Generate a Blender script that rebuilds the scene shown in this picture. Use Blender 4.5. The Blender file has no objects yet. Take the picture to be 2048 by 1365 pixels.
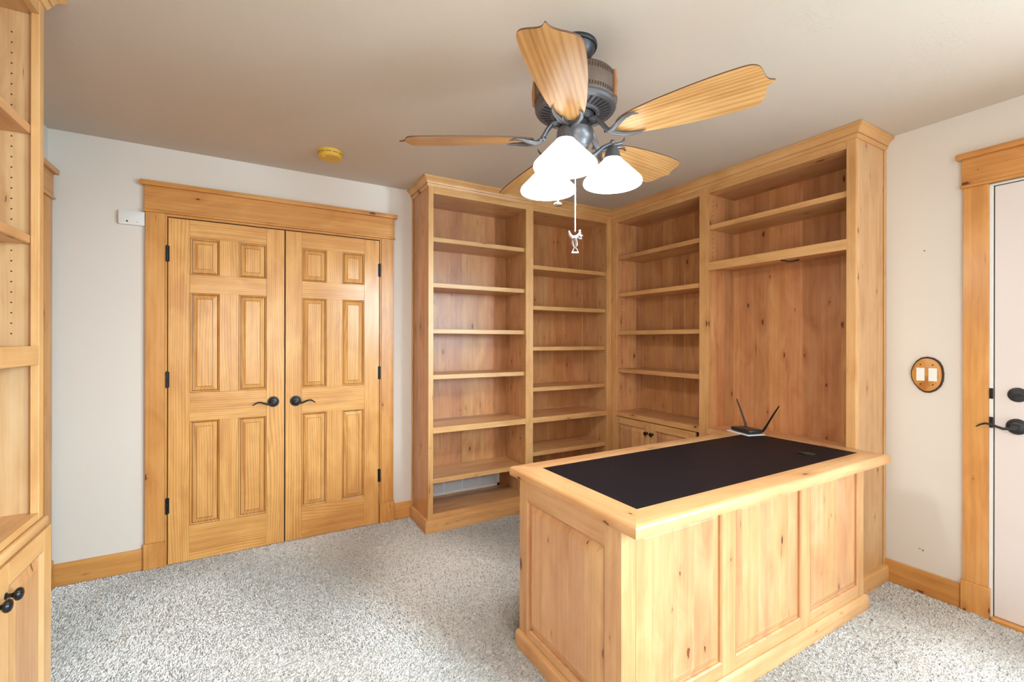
import bpy, bmesh, math, random
import numpy as np
from mathutils import Vector, Matrix
random.seed(7)
rng = np.random.default_rng(11)
S = bpy.context.scene
COL = S.collection
PI = math.pi

# ------------------------------------------------------------------ camera, sky, daylight, exposure
XL, XR, YB, YF, CEIL = -0.937, 3.04, 3.299, -1.50, 2.44      # room: left, right, closet wall, wall behind camera
cam_d = bpy.data.cameras.new('camera')
cam = bpy.data.objects.new('camera', cam_d); COL.objects.link(cam)
cam_d.sensor_width = 36.0; cam_d.sensor_fit = 'HORIZONTAL'
cam_d.lens = 900.0 / 2048 * 36
cam_d.clip_start = 0.02
cam.matrix_world = Matrix.Translation((0, 0, 1.315)) @ Matrix.Rotation(-0.5248, 4, 'Z') @ Matrix.Rotation(PI/2, 4, 'X') @ Matrix.Rotation(0.0018, 4, 'Z')
S.camera = cam
S.view_settings.view_transform = 'Standard'
S.view_settings.look = 'None'
S.view_settings.gamma = 1.0
S.view_settings.use_curve_mapping = False
S.view_settings.exposure = 0.0

wd = bpy.data.worlds.new('sky'); S.world = wd; wd.use_nodes = True
bg = wd.node_tree.nodes['Background']
bg.inputs[0].default_value = (0.80, 0.90, 1.0, 1); bg.inputs[1].default_value = 0.6

def area(name, loc, rot, sx, sy, power, col):
    l = bpy.data.lights.new(name, 'AREA'); l.shape = 'RECTANGLE'; l.size = sx; l.size_y = sy
    l.energy = power; l.color = col
    o = bpy.data.objects.new(name, l); COL.objects.link(o); o.location = loc; o.rotation_euler = rot
    return o
# daylight through the two windows in the wall behind the camera
WIN = [(0.95, 2.35, 0.70, 2.12), (-0.75, 0.65, 0.70, 2.12)]
# (the bright sky stands above the skyline, so it reaches the low walls and the floor first)
area('window_daylight', (3.2, -3.0, 2.55), (math.radians(80), 0, math.radians(25)), 2.0, 2.1, 1150, (0.60, 0.88, 1.02))
# light scattered up from the ground outside the left of the two windows, and fill light from an added, unseen side window behind the door
area('window_daylight', (-0.05, YF-0.12, 1.41), (math.radians(93), 0, 0), 1.4, 1.42, 48, (1.0, 0.92, 0.86))
SIDE = (-1.30, -0.45, 0.70, 2.12)  # opening for an added, unseen side window that lets in fill light
area('window_daylight', (XR+0.08, -0.875, 1.41), (math.radians(93), 0, math.radians(90)), 0.85, 1.42, 138, (0.70, 0.88, 1.0))

# ------------------------------------------------------------------ node helpers and materials
def srgb(r, g, b):
    f = lambda c: c/12.92 if c <= 0.04045 else ((c+0.055)/1.055)**2.4
    return (f(r/255), f(g/255), f(b/255), 1)

class NT:
    def __init__(s, name):
        s.m = bpy.data.materials.new(name); s.m.use_nodes = True
        s.t = s.m.node_tree; s.n = s.t.nodes; s.p = s.n['Principled BSDF']
    def link(s, a, b): s.t.links.new(a, b)
    def add(s, kind, **kw):
        n = s.n.new(kind)
        for k, v in kw.items(): setattr(n, k, v)
        return n
    def put(s, sock, v):
        if isinstance(v, bpy.types.NodeSocket): s.link(v, sock)
        else: sock.default_value = v
    def math(s, op, a, b=0.0, c=0.0, clamp=False):
        n = s.add('ShaderNodeMath', operation=op, use_clamp=clamp)
        s.put(n.inputs[0], a); s.put(n.inputs[1], b); s.put(n.inputs[2], c)
        return n.outputs[0]
    def smooth(s, v, e0, e1, o0=0.0, o1=1.0):
        n = s.add('ShaderNodeMapRange', interpolation_type='SMOOTHSTEP')
        s.put(n.inputs[0], v); s.put(n.inputs[1], e0); s.put(n.inputs[2], e1); s.put(n.inputs[3], o0); s.put(n.inputs[4], o1)
        return n.outputs[0]
    def xyz(s, x, y, z):
        n = s.add('ShaderNodeCombineXYZ'); s.put(n.inputs[0], x); s.put(n.inputs[1], y); s.put(n.inputs[2], z)
        return n.outputs[0]
    def noise(s, vec, scale=1.0, detail=2.0, rough=0.5, dist=0.0):
        n = s.add('ShaderNodeTexNoise'); s.put(n.inputs['Vector'], vec)
        n.inputs['Scale'].default_value = scale; n.inputs['Detail'].default_value = detail
        n.inputs['Roughness'].default_value = rough; n.inputs['Distortion'].default_value = dist
        return n.outputs['Fac']
    def mix(s, f, a, b, mode='MIX'):
        n = s.add('ShaderNodeMix', data_type='RGBA', blend_type=mode)
        s.put(n.inputs[0], f); s.put(n.inputs[6], a); s.put(n.inputs[7], b)
        return n.outputs[2]
    def bump(s, h, strength, dist=0.01):
        n = s.add('ShaderNodeBump'); n.inputs['Strength'].default_value = strength; n.inputs['Distance'].default_value = dist
        s.link(h, n.inputs['Height']); s.link(n.outputs[0], s.p.inputs['Normal'])

def plain(name, col, rough=0.5, metal=0.0, spec=0.5):
    t = NT(name); t.p.inputs['Base Color'].default_value = col; t.p.inputs['Roughness'].default_value = rough
    t.p.inputs['Metallic'].default_value = metal; t.p.inputs['Specular IOR Level'].default_value = spec
    return t.m

def wood(name, light, mid, dark, knots=0.5, rings=0.0, ringf=45.0, rough=0.33, tone=0.16, halo=0.5, knotcol=(30, 14, 8)):
    """varnished boards; the mesh attribute 'grain' holds metres along the grain, metres across it, board width"""
    t = NT(name)
    at = t.add('ShaderNodeAttribute', attribute_name='grain')
    sp = t.add('ShaderNodeSeparateXYZ'); t.link(at.outputs['Vector'], sp.inputs[0])
    a, c, bw = sp.outputs[0], sp.outputs[1], sp.outputs[2]
    bi = t.math('FLOOR', t.math('DIVIDE', c, bw))
    wn = t.add('ShaderNodeTexWhiteNoise', noise_dimensions='1D'); t.put(wn.inputs['W'], t.math('ADD', bi, 0.37))
    r1 = wn.outputs['Value']
    wc = t.add('ShaderNodeSeparateColor'); t.link(wn.outputs['Color'], wc.inputs[0])
    a2 = t.math('MULTIPLY_ADD', r1, 31.0, a)
    dz = t.math('MULTIPLY', r1, 9.0)
    low = t.noise(t.xyz(t.math('MULTIPLY', a2, 1.3), t.math('MULTIPLY', c, 7.0), dz), 1.0, 2.0)
    c2 = t.math('MULTIPLY_ADD', low, 0.030, c)
    fine = t.noise(t.xyz(t.math('MULTIPLY', a2, 5.0), t.math('MULTIPLY', c2, 210.0), dz), 1.0, 3.0, 0.6)
    streak = t.noise(t.xyz(t.math('MULTIPLY', a2, 1.1), t.math('MULTIPLY', c2, 42.0), dz), 1.0, 3.0, 0.55, 0.4)
    blotch = t.noise(t.xyz(t.math('MULTIPLY', a2, 3.0), t.math('MULTIPLY', c2, 8.0), dz), 1.0, 3.0, 0.55, 0.8)
    v = t.math('ADD', t.math('MULTIPLY', streak, 0.34), t.math('ADD', t.math('MULTIPLY', fine, 0.16), t.math('MULTIPLY', blotch, 0.50)))
    v = t.math('MULTIPLY_ADD', t.math('SUBTRACT', v, 0.5), 1.7, 0.5, clamp=True)
    if rings > 0:
        lowr = t.noise(t.xyz(t.math('MULTIPLY', a2, 0.9), t.math('MULTIPLY', c, 5.0), dz), 1.0, 1.0)
        cr = t.math('MULTIPLY_ADD', lowr, 0.11, c)
        ph = t.math('MULTIPLY', cr, ringf * 2 * PI)
        sn = t.math('MULTIPLY_ADD', t.math('SINE', ph), 0.5, 0.5)
        sn = t.math('POWER', sn, 1.6)
        v = t.math('SUBTRACT', v, t.math('MULTIPLY', t.math('MULTIPLY', sn, rings), t.math('MULTIPLY_ADD', blotch, 2.2, -0.1, clamp=True)), clamp=True)
    cr_ = t.add('ShaderNodeValToRGB'); t.link(v, cr_.inputs[0])
    e = cr_.color_ramp.elements; e[0].position = 0.08; e[0].color = srgb(*dark); e[1].position = 0.92; e[1].color = srgb(*light)
    m_ = e.new(0.5); m_.color = srgb(*mid)
    col = cr_.outputs[0]
    # board-to-board tone
    k = t.math('MULTIPLY_ADD', wc.outputs[1], tone * 2, 1.0 - tone)
    hs = t.add('ShaderNodeHueSaturation'); t.link(k, hs.inputs['Value'])
    t.put(hs.inputs['Hue'], t.math('MULTIPLY_ADD', wc.outputs[2], 0.012, 0.494)); t.link(col, hs.inputs['Color'])
    col = hs.outputs[0]
    if knots > 0:
        for (sa, sc, rmin, rmax, dens, off, stretch) in ((3.3, 8.4, 0.02, 0.105, knots, 0.0, 1.0), (1.7, 27.0, 0.02, 0.07, knots * 0.42, 5.3, 0.4)):
            vo = t.add('ShaderNodeTexVoronoi', voronoi_dimensions='2D', feature='F1'); vo.inputs['Scale'].default_value = 1.0
            vo.inputs['Randomness'].default_value = 0.9
            w1 = t.math('SUBTRACT', t.noise(t.xyz(t.math('MULTIPLY', a2, 45.0), t.math('MULTIPLY', c, 130.0), 0.0), 1.0, 3.0, 0.7), 0.5)
            w2 = t.math('SUBTRACT', t.noise(t.xyz(t.math('MULTIPLY', a2, 45.0), t.math('MULTIPLY', c, 130.0), 7.7), 1.0, 3.0, 0.7), 0.5)
            t.link(t.xyz(t.math('MULTIPLY_ADD', w1, 0.17 * stretch, t.math('MULTIPLY_ADD', a2, sa, off)), t.math('MULTIPLY_ADD', w2, 0.15 * stretch, t.math('MULTIPLY_ADD', c, sc, off)), 0.0), vo.inputs['Vector'])
            rc = t.add('ShaderNodeSeparateColor'); t.link(vo.outputs['Color'], rc.inputs[0])
            on = t.math('LESS_THAN', rc.outputs[0], dens)
            rad = t.math('MULTIPLY_ADD', t.math('POWER', rc.outputs[1], 2.4), rmax - rmin, rmin)
            d = vo.outputs['Distance']
            core = t.math('MULTIPLY', t.smooth(d, t.math('MULTIPLY', rad, 0.45), rad, 1.0, 0.0), on)
            hl = t.math('MULTIPLY', t.smooth(d, rad, t.math('MULTIPLY', rad, 4.5), 1.0, 0.0), t.math('MULTIPLY', on, halo))
            hl = t.math('MULTIPLY', hl, t.math('MULTIPLY_ADD', blotch, 1.6, -0.2, clamp=True))
            col = t.mix(hl, col, t.mix(1.0, col, (0.60, 0.34, 0.19, 1), 'MULTIPLY'))
            kc = t.mix(t.math('MULTIPLY_ADD', w2, 2.4, rc.outputs[2], clamp=True), srgb(*knotcol), srgb(112, 60, 30))
            col = t.mix(t.math('MULTIPLY', core, 0.94), col, kc)
    t.link(col, t.p.inputs['Base Color'])
    t.p.inputs['Roughness'].default_value = rough
    t.p.inputs['Specular IOR Level'].default_value = 0.45
    t.bump(t.math('MULTIPLY_ADD', fine, 0.5, t.math('MULTIPLY', streak, 0.5)), 0.06, 0.003)
    return t.m

M = {}
M['alder'] = wood('alder_wood', (224, 182, 134), (205, 153, 103), (166, 106, 62), 0.42, tone=0.17)
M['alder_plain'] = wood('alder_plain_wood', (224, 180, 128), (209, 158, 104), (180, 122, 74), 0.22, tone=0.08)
M['alder_back'] = wood('alder_back_boards', (208, 162, 116), (188, 133, 86), (150, 92, 52), 0.42, tone=0.17)  # darker copy of the alder: interior shade put into the back-panel colour
M['end_board'] = wood('alder_end_boards', (226, 190, 148), (212, 168, 120), (180, 126, 82), 0.42, tone=0.10)  # lighter copy of the alder: window light put into the end-panel colour
M['desk'] = wood('desk_wood', (220, 176, 130), (202, 150, 103), (174, 114, 72), 0.40, tone=0.08, halo=0.45)
M['pine'] = wood('door_pine', (234, 182, 116), (222, 163, 97), (184, 120, 66), 0.0, rings=0.24, ringf=75, rough=0.25, tone=0.14)
M['trim'] = wood('trim_pine', (222, 168, 102), (207, 144, 80), (174, 108, 52), 0.5, rings=0.08, ringf=38, rough=0.32, tone=0.06, knotcol=(84, 36, 16))
M['blade'] = wood('blade_oak', (226, 182, 128), (212, 162, 106), (172, 118, 68), 0.0, rings=0.24, ringf=55, rough=0.28, tone=0.03)
M['blade_edge'] = plain('blade_edge_brown', srgb(92, 62, 42), 0.5)
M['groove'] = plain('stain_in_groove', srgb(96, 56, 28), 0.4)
M['hole'] = plain('dark_hole', srgb(38, 24, 14), 0.8)
M['black'] = plain('black_metal', srgb(40, 40, 44), 0.32, 0.6)
M['knob'] = plain('black_knob', srgb(30, 30, 32), 0.22, 0.3)
M['bronze'] = plain('dark_pewter', srgb(104, 104, 108), 0.40, 0.65)
M['bronze_dark'] = plain('dark_bronze', srgb(54, 53, 56), 0.40, 0.5)
M['chrome'] = plain('bright_steel', srgb(215, 215, 220), 0.18, 1.0)
M['pewter'] = plain('polished_pewter', srgb(190, 180, 182), 0.25, 0.9)
M['white'] = plain('white_plastic', srgb(232, 234, 232), 0.35)
M['white_paint'] = plain('white_enamel', srgb(236, 238, 242), 0.4)
M['paper'] = plain('white_paper', srgb(238, 240, 246), 0.7)
M['router'] = plain('black_plastic', srgb(24, 24, 26), 0.35)
M['yellowed'] = plain('yellowed_plastic', srgb(226, 182, 70), 0.45)
M['yellowed_dark'] = plain('vent_slot_brown', srgb(84, 50, 12), 0.7)
M['bark'] = plain('bark', srgb(72, 46, 32), 0.9)
M['door_paint'] = plain('door_paint', srgb(222, 212, 208), 0.38)
M['jamb'] = plain('jamb_paint', srgb(226, 224, 220), 0.45)
M['rubber'] = plain('black_rubber', srgb(30, 28, 28), 0.7)

def slice_wood():
    t = NT('log_slice'); tc = t.add('ShaderNodeTexCoord')
    s = t.add('ShaderNodeSeparateXYZ'); t.link(tc.outputs['Object'], s.inputs[0])
    d = t.math('SQRT', t.math('ADD', t.math('POWER', s.outputs[1], 2.0), t.math('POWER', t.math('MULTIPLY', s.outputs[2], 0.75), 2.0)))
    nz = t.noise(tc.outputs['Object'], 14.0, 2.0)
    r = t.math('SINE', t.math('MULTIPLY', t.math('MULTIPLY_ADD', nz, 0.02, d), 700.0))
    col = t.mix(t.math('MULTIPLY_ADD', r, 0.22, 0.3), srgb(206, 148, 72), srgb(178, 116, 48))
    col = t.mix(t.smooth(nz, 0.5, 0.7), col, srgb(176, 110, 50))
    t.link(col, t.p.inputs['Base Color']); t.p.inputs['Roughness'].default_value = 0.35
    return t.m
M['slice'] = slice_wood()

def leather():
    t = NT('desk_leather'); tc = t.add('ShaderNodeTexCoord')
    n1 = t.noise(tc.outputs['Object'], 5.0, 4.0, 0.6); n2 = t.noise(tc.outputs['Object'], 420.0, 2.0)
    t.link(t.mix(n1, srgb(17, 14, 17), srgb(27, 23, 26)), t.p.inputs['Base Color'])
    # scuffs: thin pale scratches
    mp = t.add('ShaderNodeMapping'); mp.inputs['Scale'].default_value = (3.2, 30, 1); mp.inputs['Rotation'].default_value = (0, 0, 0.5)
    t.link(tc.outputs['Object'], mp.inputs[0])
    sc = t.smooth(t.noise(mp.outputs[0], 1.0, 3.0, 0.6), 0.70, 0.80)
    base = t.p.inputs['Base Color'].links[0].from_socket
    t.link(t.mix(t.math('MULTIPLY', sc, 0.16), base, srgb(150, 145, 142)), t.p.inputs['Base Color'])
    t.p.inputs['Roughness'].default_value = 0.5; t.p.inputs['Specular IOR Level'].default_value = 0.07; t.bump(n2, 0.12, 0.001)
    return t.m
M['leather'] = leather()

def wall_mat(name, col, ceil=False):
    t = NT(name); tc = t.add('ShaderNodeTexCoord'); P = tc.outputs['Object']
    t.p.inputs['Base Color'].default_value = col; t.p.inputs['Roughness'].default_value = 0.85
    t.p.inputs['Specular IOR Level'].default_value = 0.25
    if ceil:
        # skip-trowel plaster: short curved ridges
        mp = t.add('ShaderNodeMapping'); mp.inputs['Rotation'].default_value = (0, 0, 0.4); mp.inputs['Scale'].default_value = (9, 30, 1)
        t.link(P, mp.inputs[0])
        n1 = t.noise(mp.outputs[0], 1.0, 3.0, 0.6, 1.6)
        rid = t.smooth(t.math('ABSOLUTE', t.math('SUBTRACT', n1, 0.5)), 0.0, 0.028, 1.0, 0.0)
        msk = t.smooth(t.noise(P, 2.4, 2.0), 0.46, 0.60)
        h = t.math('ADD', t.math('MULTIPLY', t.math('MULTIPLY', rid, msk), 0.5), t.math('MULTIPLY', t.noise(P, 9.0, 3.0), 0.6))
        t.bump(h, 0.20, 0.009)
    else:
        h = t.math('ADD', t.math('MULTIPLY', t.noise(P, 26.0, 3.0), 0.6), t.math('MULTIPLY', t.noise(P, 6.0, 2.0), 0.5))
        t.bump(h, 0.10, 0.006)
    return t.m
M['wall'] = wall_mat('wall_paint', srgb(222, 214, 205))
M['ceiling'] = wall_mat('ceiling_paint', srgb(206, 194, 180), True)

def carpet_mats():
    t = NT('carpet_backing'); tc = t.add('ShaderNodeTexCoord')
    n = t.noise(tc.outputs['Object'], 160.0, 2.0)
    t.link(t.mix(n, srgb(170, 165, 160), srgb(214, 210, 206)), t.p.inputs['Base Color']); t.p.inputs['Roughness'].default_value = 0.95
    t.p.inputs['Specular IOR Level'].default_value = 0.05
    u = NT('carpet_yarn'); at = u.add('ShaderNodeAttribute', attribute_name='tone')
    cr = u.add('ShaderNodeValToRGB'); u.link(at.outputs['Fac'], cr.inputs[0])
    e = cr.color_ramp.elements; e[0].position = 0.0; e[0].color = srgb(112, 105, 100); e[1].position = 1.0; e[1].color = srgb(252, 251, 249)
    m_ = e.new(0.42); m_.color = srgb(236, 233, 230)
    u.link(cr.outputs[0], u.p.inputs['Base Color']); u.p.inputs['Roughness'].default_value = 0.9; u.p.inputs['Specular IOR Level'].default_value = 0.08
    return t.m, u.m
M['backing'], M['yarn'] = carpet_mats()

def shade_mat():
    t = NT('lit_shade_glass'); t.p.inputs['Base Color'].default_value = (0.95, 0.95, 0.93, 1); t.p.inputs['Roughness'].default_value = 0.3
    t.p.inputs['Emission Color'].default_value = (0.95, 0.98, 1.0, 1); t.p.inputs['Emission Strength'].default_value = 2.8
    return t.m
M['shade'] = shade_mat()
def strap_mat():
    t = NT('motor_leather'); tc = t.add('ShaderNodeTexCoord')
    n = t.noise(tc.outputs['Object'], 18.0, 3.0)
    t.link(t.mix(n, srgb(74, 62, 54), srgb(112, 96, 84)), t.p.inputs['Base Color']); t.p.inputs['Roughness'].default_value = 0.5
    return t.m
M['strap'] = strap_mat()
M['tan'] = plain('tan_leather', srgb(150, 100, 62), 0.45)

# ------------------------------------------------------------------ geometry helpers
AX = {'x': 0, 'y': 1, 'z': 2}
class G:
    """collects shapes of ONE mesh object"""
    def __init__(s): s.v = []; s.f = []; s.m = []; s.g = []
    def raw(s, vs, fs, grain='z', mat=0, bw=60.0, off=None):
        ga = AX[grain]; o = off if off is not None else (random.uniform(0, 40), random.uniform(0, 40))
        b = len(s.v); oth = [i for i in range(3) if i != ga]
        for p in vs:
            s.v.append(tuple(p)); s.g.append((p[ga] + o[0], p[oth[0]] + p[oth[1]] + o[1], bw))
        for i, f in enumerate(fs):
            s.f.append(tuple(b + k for k in f)); s.m.append(mat[i] if isinstance(mat, (list, tuple)) else mat)
    def box(s, x0, x1, y0, y1, z0, z1, grain='z', bev=0.002, bw=60.0, mat=0):
        x0, x1 = sorted((x0, x1)); y0, y1 = sorted((y0, y1)); z0, z1 = sorted((z0, z1))
        bev = min(bev, 0.4 * min(x1-x0, y1-y0, z1-z0))
        bm = bmesh.new(); bmesh.ops.create_cube(bm, size=1.0)
        for v in bm.verts:
            v.co = ((x0+x1)/2 + v.co.x*(x1-x0), (y0+y1)/2 + v.co.y*(y1-y0), (z0+z1)/2 + v.co.z*(z1-z0))
        if bev > 1e-5: bmesh.ops.bevel(bm, geom=bm.edges[:], offset=bev, segments=1 if bev < 0.004 else 3, affect='EDGES', profile=0.5)
        bm.verts.index_update()
        s.raw([v.co[:] for v in bm.verts], [[v.index for v in f.verts] for f in bm.faces], grain, mat, bw); bm.free()
    def lathe(s, prof, c=(0, 0, 0), seg=32, mat=0, mtx=None, grain='z', mats=None):
        vs = []; fs = []; ms = []
        for (r, z) in prof:
            for k in range(seg):
                a = 2*PI*k/seg; vs.append(Vector((r*math.cos(a), r*math.sin(a), z)))
        for i in range(len(prof)-1):
            for k in range(seg):
                k2 = (k+1) % seg
                fs.append((i*seg+k, i*seg+k2, (i+1)*seg+k2, (i+1)*seg+k)); ms.append(mats[i] if mats else mat)
        if prof[0][0] > 1e-6: fs.append(tuple(range(seg))[::-1]); ms.append(mats[0] if mats else mat)
        if prof[-1][0] > 1e-6: fs.append(tuple((len(prof)-1)*seg+k for k in range(seg))); ms.append(mats[-1] if mats else mat)
        cc = Vector(c)
        vs = [((mtx @ v) if mtx else v) + cc for v in vs]
        s.raw(vs, fs, grain, ms)
    def tube(s, pts, radii, seg=10, mat=0, flat=1.0, mtx=None):
        pts = [Vector(p) for p in pts]; n = len(pts); vs = []; fs = []
        up = Vector((0, 0, 1)); d0 = (pts[1]-pts[0]).normalized()
        if abs(d0.dot(up)) > 0.9: up = Vector((1, 0, 0))
        for i, p in enumerate(pts):
            d = (pts[min(i+1, n-1)] - pts[max(i-1, 0)]).normalized()
            s1 = d.cross(up).normalized(); s2 = s1.cross(d).normalized(); up = s2
            r = radii[i] if isinstance(radii, (list, tuple)) else radii
            for k in range(seg):
                a = 2*PI*k/seg; vs.append(p + s1*(r*math.cos(a)) + s2*(r*flat*math.sin(a)))
        for i in range(n-1):
            for k in range(seg):
                k2 = (k+1) % seg; fs.append((i*seg+k, i*seg+k2, (i+1)*seg+k2, (i+1)*seg+k))
        fs.append(tuple(range(seg))[::-1]); fs.append(tuple((n-1)*seg+k for k in range(seg)))
        if mtx: vs = [mtx @ v for v in vs]
        s.raw(vs, fs, 'z', mat)
    def ball(s, c, r, sx=1, sy=1, sz=1, seg=14, mat=0, mtx=None):
        prof = [(max(r*math.sin(PI*i/9), 1e-7), -r*math.cos(PI*i/9)) for i in range(10)]
        mm = Matrix.Diagonal((sx, sy, sz)).to_4x4()
        if mtx: mm = mtx @ mm
        s.lathe(prof, c, seg, mat, mm)
    def poly(s, outline, z0, z1, grain='x', mat=0, side=0, mtx=None):
        n = len(outline); vs = [Vector((x, y, z0)) for x, y in outline] + [Vector((x, y, z1)) for x, y in outline]
        fs = [tuple(range(n))[::-1], tuple(range(n, 2*n))] + [(i, (i+1) % n, n+(i+1) % n, n+i) for i in range(n)]
        b = len(s.v); s.raw(vs, fs, grain, [mat, mat] + [side]*n)
        if mtx:
            for i in range(b, len(s.v)): s.v[i] = tuple(mtx @ Vector(s.v[i]))
    # --- shapes on a face: map (u, v, w) -> world; w points out of the face
    def mbox(s, mp, u0, u1, v0, v1, w0, w1, grain='v', bev=0.0015, bw=60.0, mat=0):
        a = mp(u0, v0, w0); b = mp(u1, v1, w1)
        s.box(a[0], b[0], a[1], b[1], a[2], b[2], gax(mp, grain), bev, bw, mat)
    def mpanel(s, mp, u0, u1, v0, v1, prof, grain='v', bw=60.0, mats=None):
        loops = []; vs = []; fs = []; ms = []
        for (i, w) in prof:
            loops.append(len(vs))
            for (u, v) in ((u0+i, v0+i), (u1-i, v0+i), (u1-i, v1-i), (u0+i, v1-i)): vs.append(mp(u, v, w))
        for k in range(len(prof)-1):
            for j in range(4):
                j2 = (j+1) % 4; fs.append((loops[k]+j, loops[k]+j2, loops[k+1]+j2, loops[k+1]+j)); ms.append(mats[k] if mats else 0)
        fs.append(tuple(loops[-1]+j for j in range(4))); ms.append(0)
        # grain runs along v (or u) everywhere
        s.raw(vs, fs, gax(mp, grain), ms, bw)
    def build(s, name, mats, parent=None, smooth=True, kind=None, label=None):
        me = bpy.data.meshes.new(name)
        o = bpy.data.objects.new(name, me); COL.objects.link(o)
        org = Vector((0, 0, 0))
        if parent is not None:
            o.parent = parent; org = ROOT[parent.name]
        elif len(s.v) < 200000:
            a = np.array(s.v); lo, hi = a.min(0), a.max(0); org = Vector(((lo[0]+hi[0])/2, (lo[1]+hi[1])/2, lo[2]))
            o.location = org
        ROOT[o.name] = org
        me.from_pydata([(p[0]-org[0], p[1]-org[1], p[2]-org[2]) for p in s.v], [], s.f)
        mats = mats if isinstance(mats, (list, tuple)) else [mats]
        for m in mats: me.materials.append(M[m])
        me.polygons.foreach_set('material_index', s.m)
        at = me.attributes.new('grain', 'FLOAT_VECTOR', 'POINT'); at.data.foreach_set('vector', [c for g in s.g for c in g])
        bm = bmesh.new(); bm.from_mesh(me); bmesh.ops.recalc_face_normals(bm, faces=bm.faces[:]); bm.to_mesh(me); bm.free()
        if smooth:
            me.polygons.foreach_set('use_smooth', [True]*len(me.polygons)); me.set_sharp_from_angle(angle=math.radians(34))
        if kind: o['kind'] = kind
        if label: o['label'] = label
        return o
ROOT = {}
def gax(mp, g):
    a = Vector(mp(0, 0, 0)); b = Vector(mp(1, 0, 0) if g == 'u' else mp(0, 1, 0) if g == 'v' else mp(0, 0, 1)); d = b - a
    return 'xyz'[max(range(3), key=lambda i: abs(d[i]))]
def thing(name, label, cat, loc, group=None):
    o = bpy.data.objects.new(name, None); COL.objects.link(o); o.location = loc; o.empty_display_size = 0.1
    o['label'] = label; o['category'] = cat
    if group: o['group'] = group
    ROOT[o.name] = Vector(loc); return o
def tag(o, label, cat): o['label'] = label; o['category'] = cat; return o
def struct_root(name, loc):
    o = bpy.data.objects.new(name, None); COL.objects.link(o); o.location = loc; o['kind'] = 'structure'; o.empty_display_size = 0.1
    ROOT[o.name] = Vector(loc); return o

F_CLOSET = lambda u, v, w: (u, YB - w, v)          # on the closet wall, facing the camera side
F_RIGHT = lambda u, v, w: (XR - w, u, v)           # on the right wall, facing left
F_LEFT = lambda u, v, w: (XL + w, u, v)            # on the left wall, facing right

# ------------------------------------------------------------------ room shell
T = 0.10
g = G(); g.raw([(XL-T, YF-T, 0), (XR+T, YF-T, 0), (XR+T, YB+T, 0), (XL-T, YB+T, 0), (XL-T, YF-T, -T), (XR+T, YF-T, -T), (XR+T, YB+T, -T), (XL-T, YB+T, -T)],
               [(0, 1, 2, 3), (7, 6, 5, 4), (0, 4, 5, 1), (1, 5, 6, 2), (2, 6, 7, 3), (3, 7, 4, 0)])
g.build('floor', 'backing', kind='structure', smooth=False)
g = G(); g.box(XL-T, XR+T, YF-T, YB+T, CEIL, CEIL+T, bev=0); g.build('ceiling', 'ceiling', kind='structure', smooth=False)
g = G(); g.box(XL-T, XR+T, YB, YB+T, 0, CEIL, bev=0); g.build('wall_back', 'wall', kind='structure', smooth=False)
g = G(); g.box(XL-T, XL, YF-T, YB, 0, CEIL, bev=0); g.build('wall_left', 'wall', kind='structure', smooth=False)
g = G(); g.box(XR, XR+T, SIDE[1], YB, 0, CEIL, bev=0); g.box(XR, XR+T, YF-T, SIDE[0], 0, CEIL, bev=0)
g.box(XR, XR+T, SIDE[0], SIDE[1], 0, SIDE[2], bev=0); g.box(XR, XR+T, SIDE[0], SIDE[1], SIDE[3], CEIL, bev=0)
g.build('wall_right', 'wall', kind='structure', smooth=False)
g = G()                                             # wall behind the camera with two window openings
xs_ = [XL, WIN[1][0], WIN[1][1], WIN[0][0], WIN[0][1], XR]
for i in range(5):
    if i in (1, 3):
        g.box(xs_[i], xs_[i+1], YF-T, YF, 0, 0.70, bev=0); g.box(xs_[i], xs_[i+1], YF-T, YF, 2.12, CEIL, bev=0)
    else: g.box(xs_[i], xs_[i+1], YF-T, YF, 0, CEIL, bev=0)
g.build('wall_front', 'wall', kind='structure', smooth=False)
for i, (x0, x1, z0, z1) in enumerate(WIN):
    g = G()
    for (a, b, c, d) in ((x0, x0+.035, z0, z1), (x1-.035, x1, z0, z1), (x0, x1, z0, z0+.035), (x0, x1, z1-.035, z1)):
        g.box(a, b, YF-.07, YF-.03, c, d, 'z')
    xm = (x0+x1)/2
    if i == 0: g.box(xm-.02, xm+.02, YF-.07, YF-.03, z0, z1, 'z')
    for (a, b, c, d, gr) in ((x0-.09, x0, z0-.09, z1, 'z'), (x1, x1+.09, z0-.09, z1, 'z'), (x0-.1, x1+.1, z1, z1+.13, 'x'), (x0-.09, x1+.09, z0-.09, z0, 'x')):
        g.box(a, b, YF, YF+.02, c, d, gr)
    g.build('window_%d' % (i+1), 'trim', kind='structure')

g = G()  # frame and casing of the added side window, out of view
for (a, b, c, d, gr) in ((SIDE[0], SIDE[0]+.035, SIDE[2], SIDE[3], 'z'), (SIDE[1]-.035, SIDE[1], SIDE[2], SIDE[3], 'z'), (SIDE[0], SIDE[1], SIDE[2], SIDE[2]+.035, 'y'), (SIDE[0], SIDE[1], SIDE[3]-.035, SIDE[3], 'y')):
    g.box(XR+.03, XR+.07, a, b, c, d, gr)
for (a, b, c, d, gr) in ((SIDE[0]-.09, SIDE[0], SIDE[2]-.09, SIDE[3], 'z'), (SIDE[1], SIDE[1]+.09, SIDE[2]-.09, SIDE[3], 'z'), (SIDE[0]-.1, SIDE[1]+.1, SIDE[3], SIDE[3]+.13, 'y'), (SIDE[0]-.09, SIDE[1]+.09, SIDE[2]-.09, SIDE[2], 'y')):
    g.box(XR-.02, XR, a, b, c, d, gr)
g.build('window_3', 'trim', kind='structure')

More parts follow.
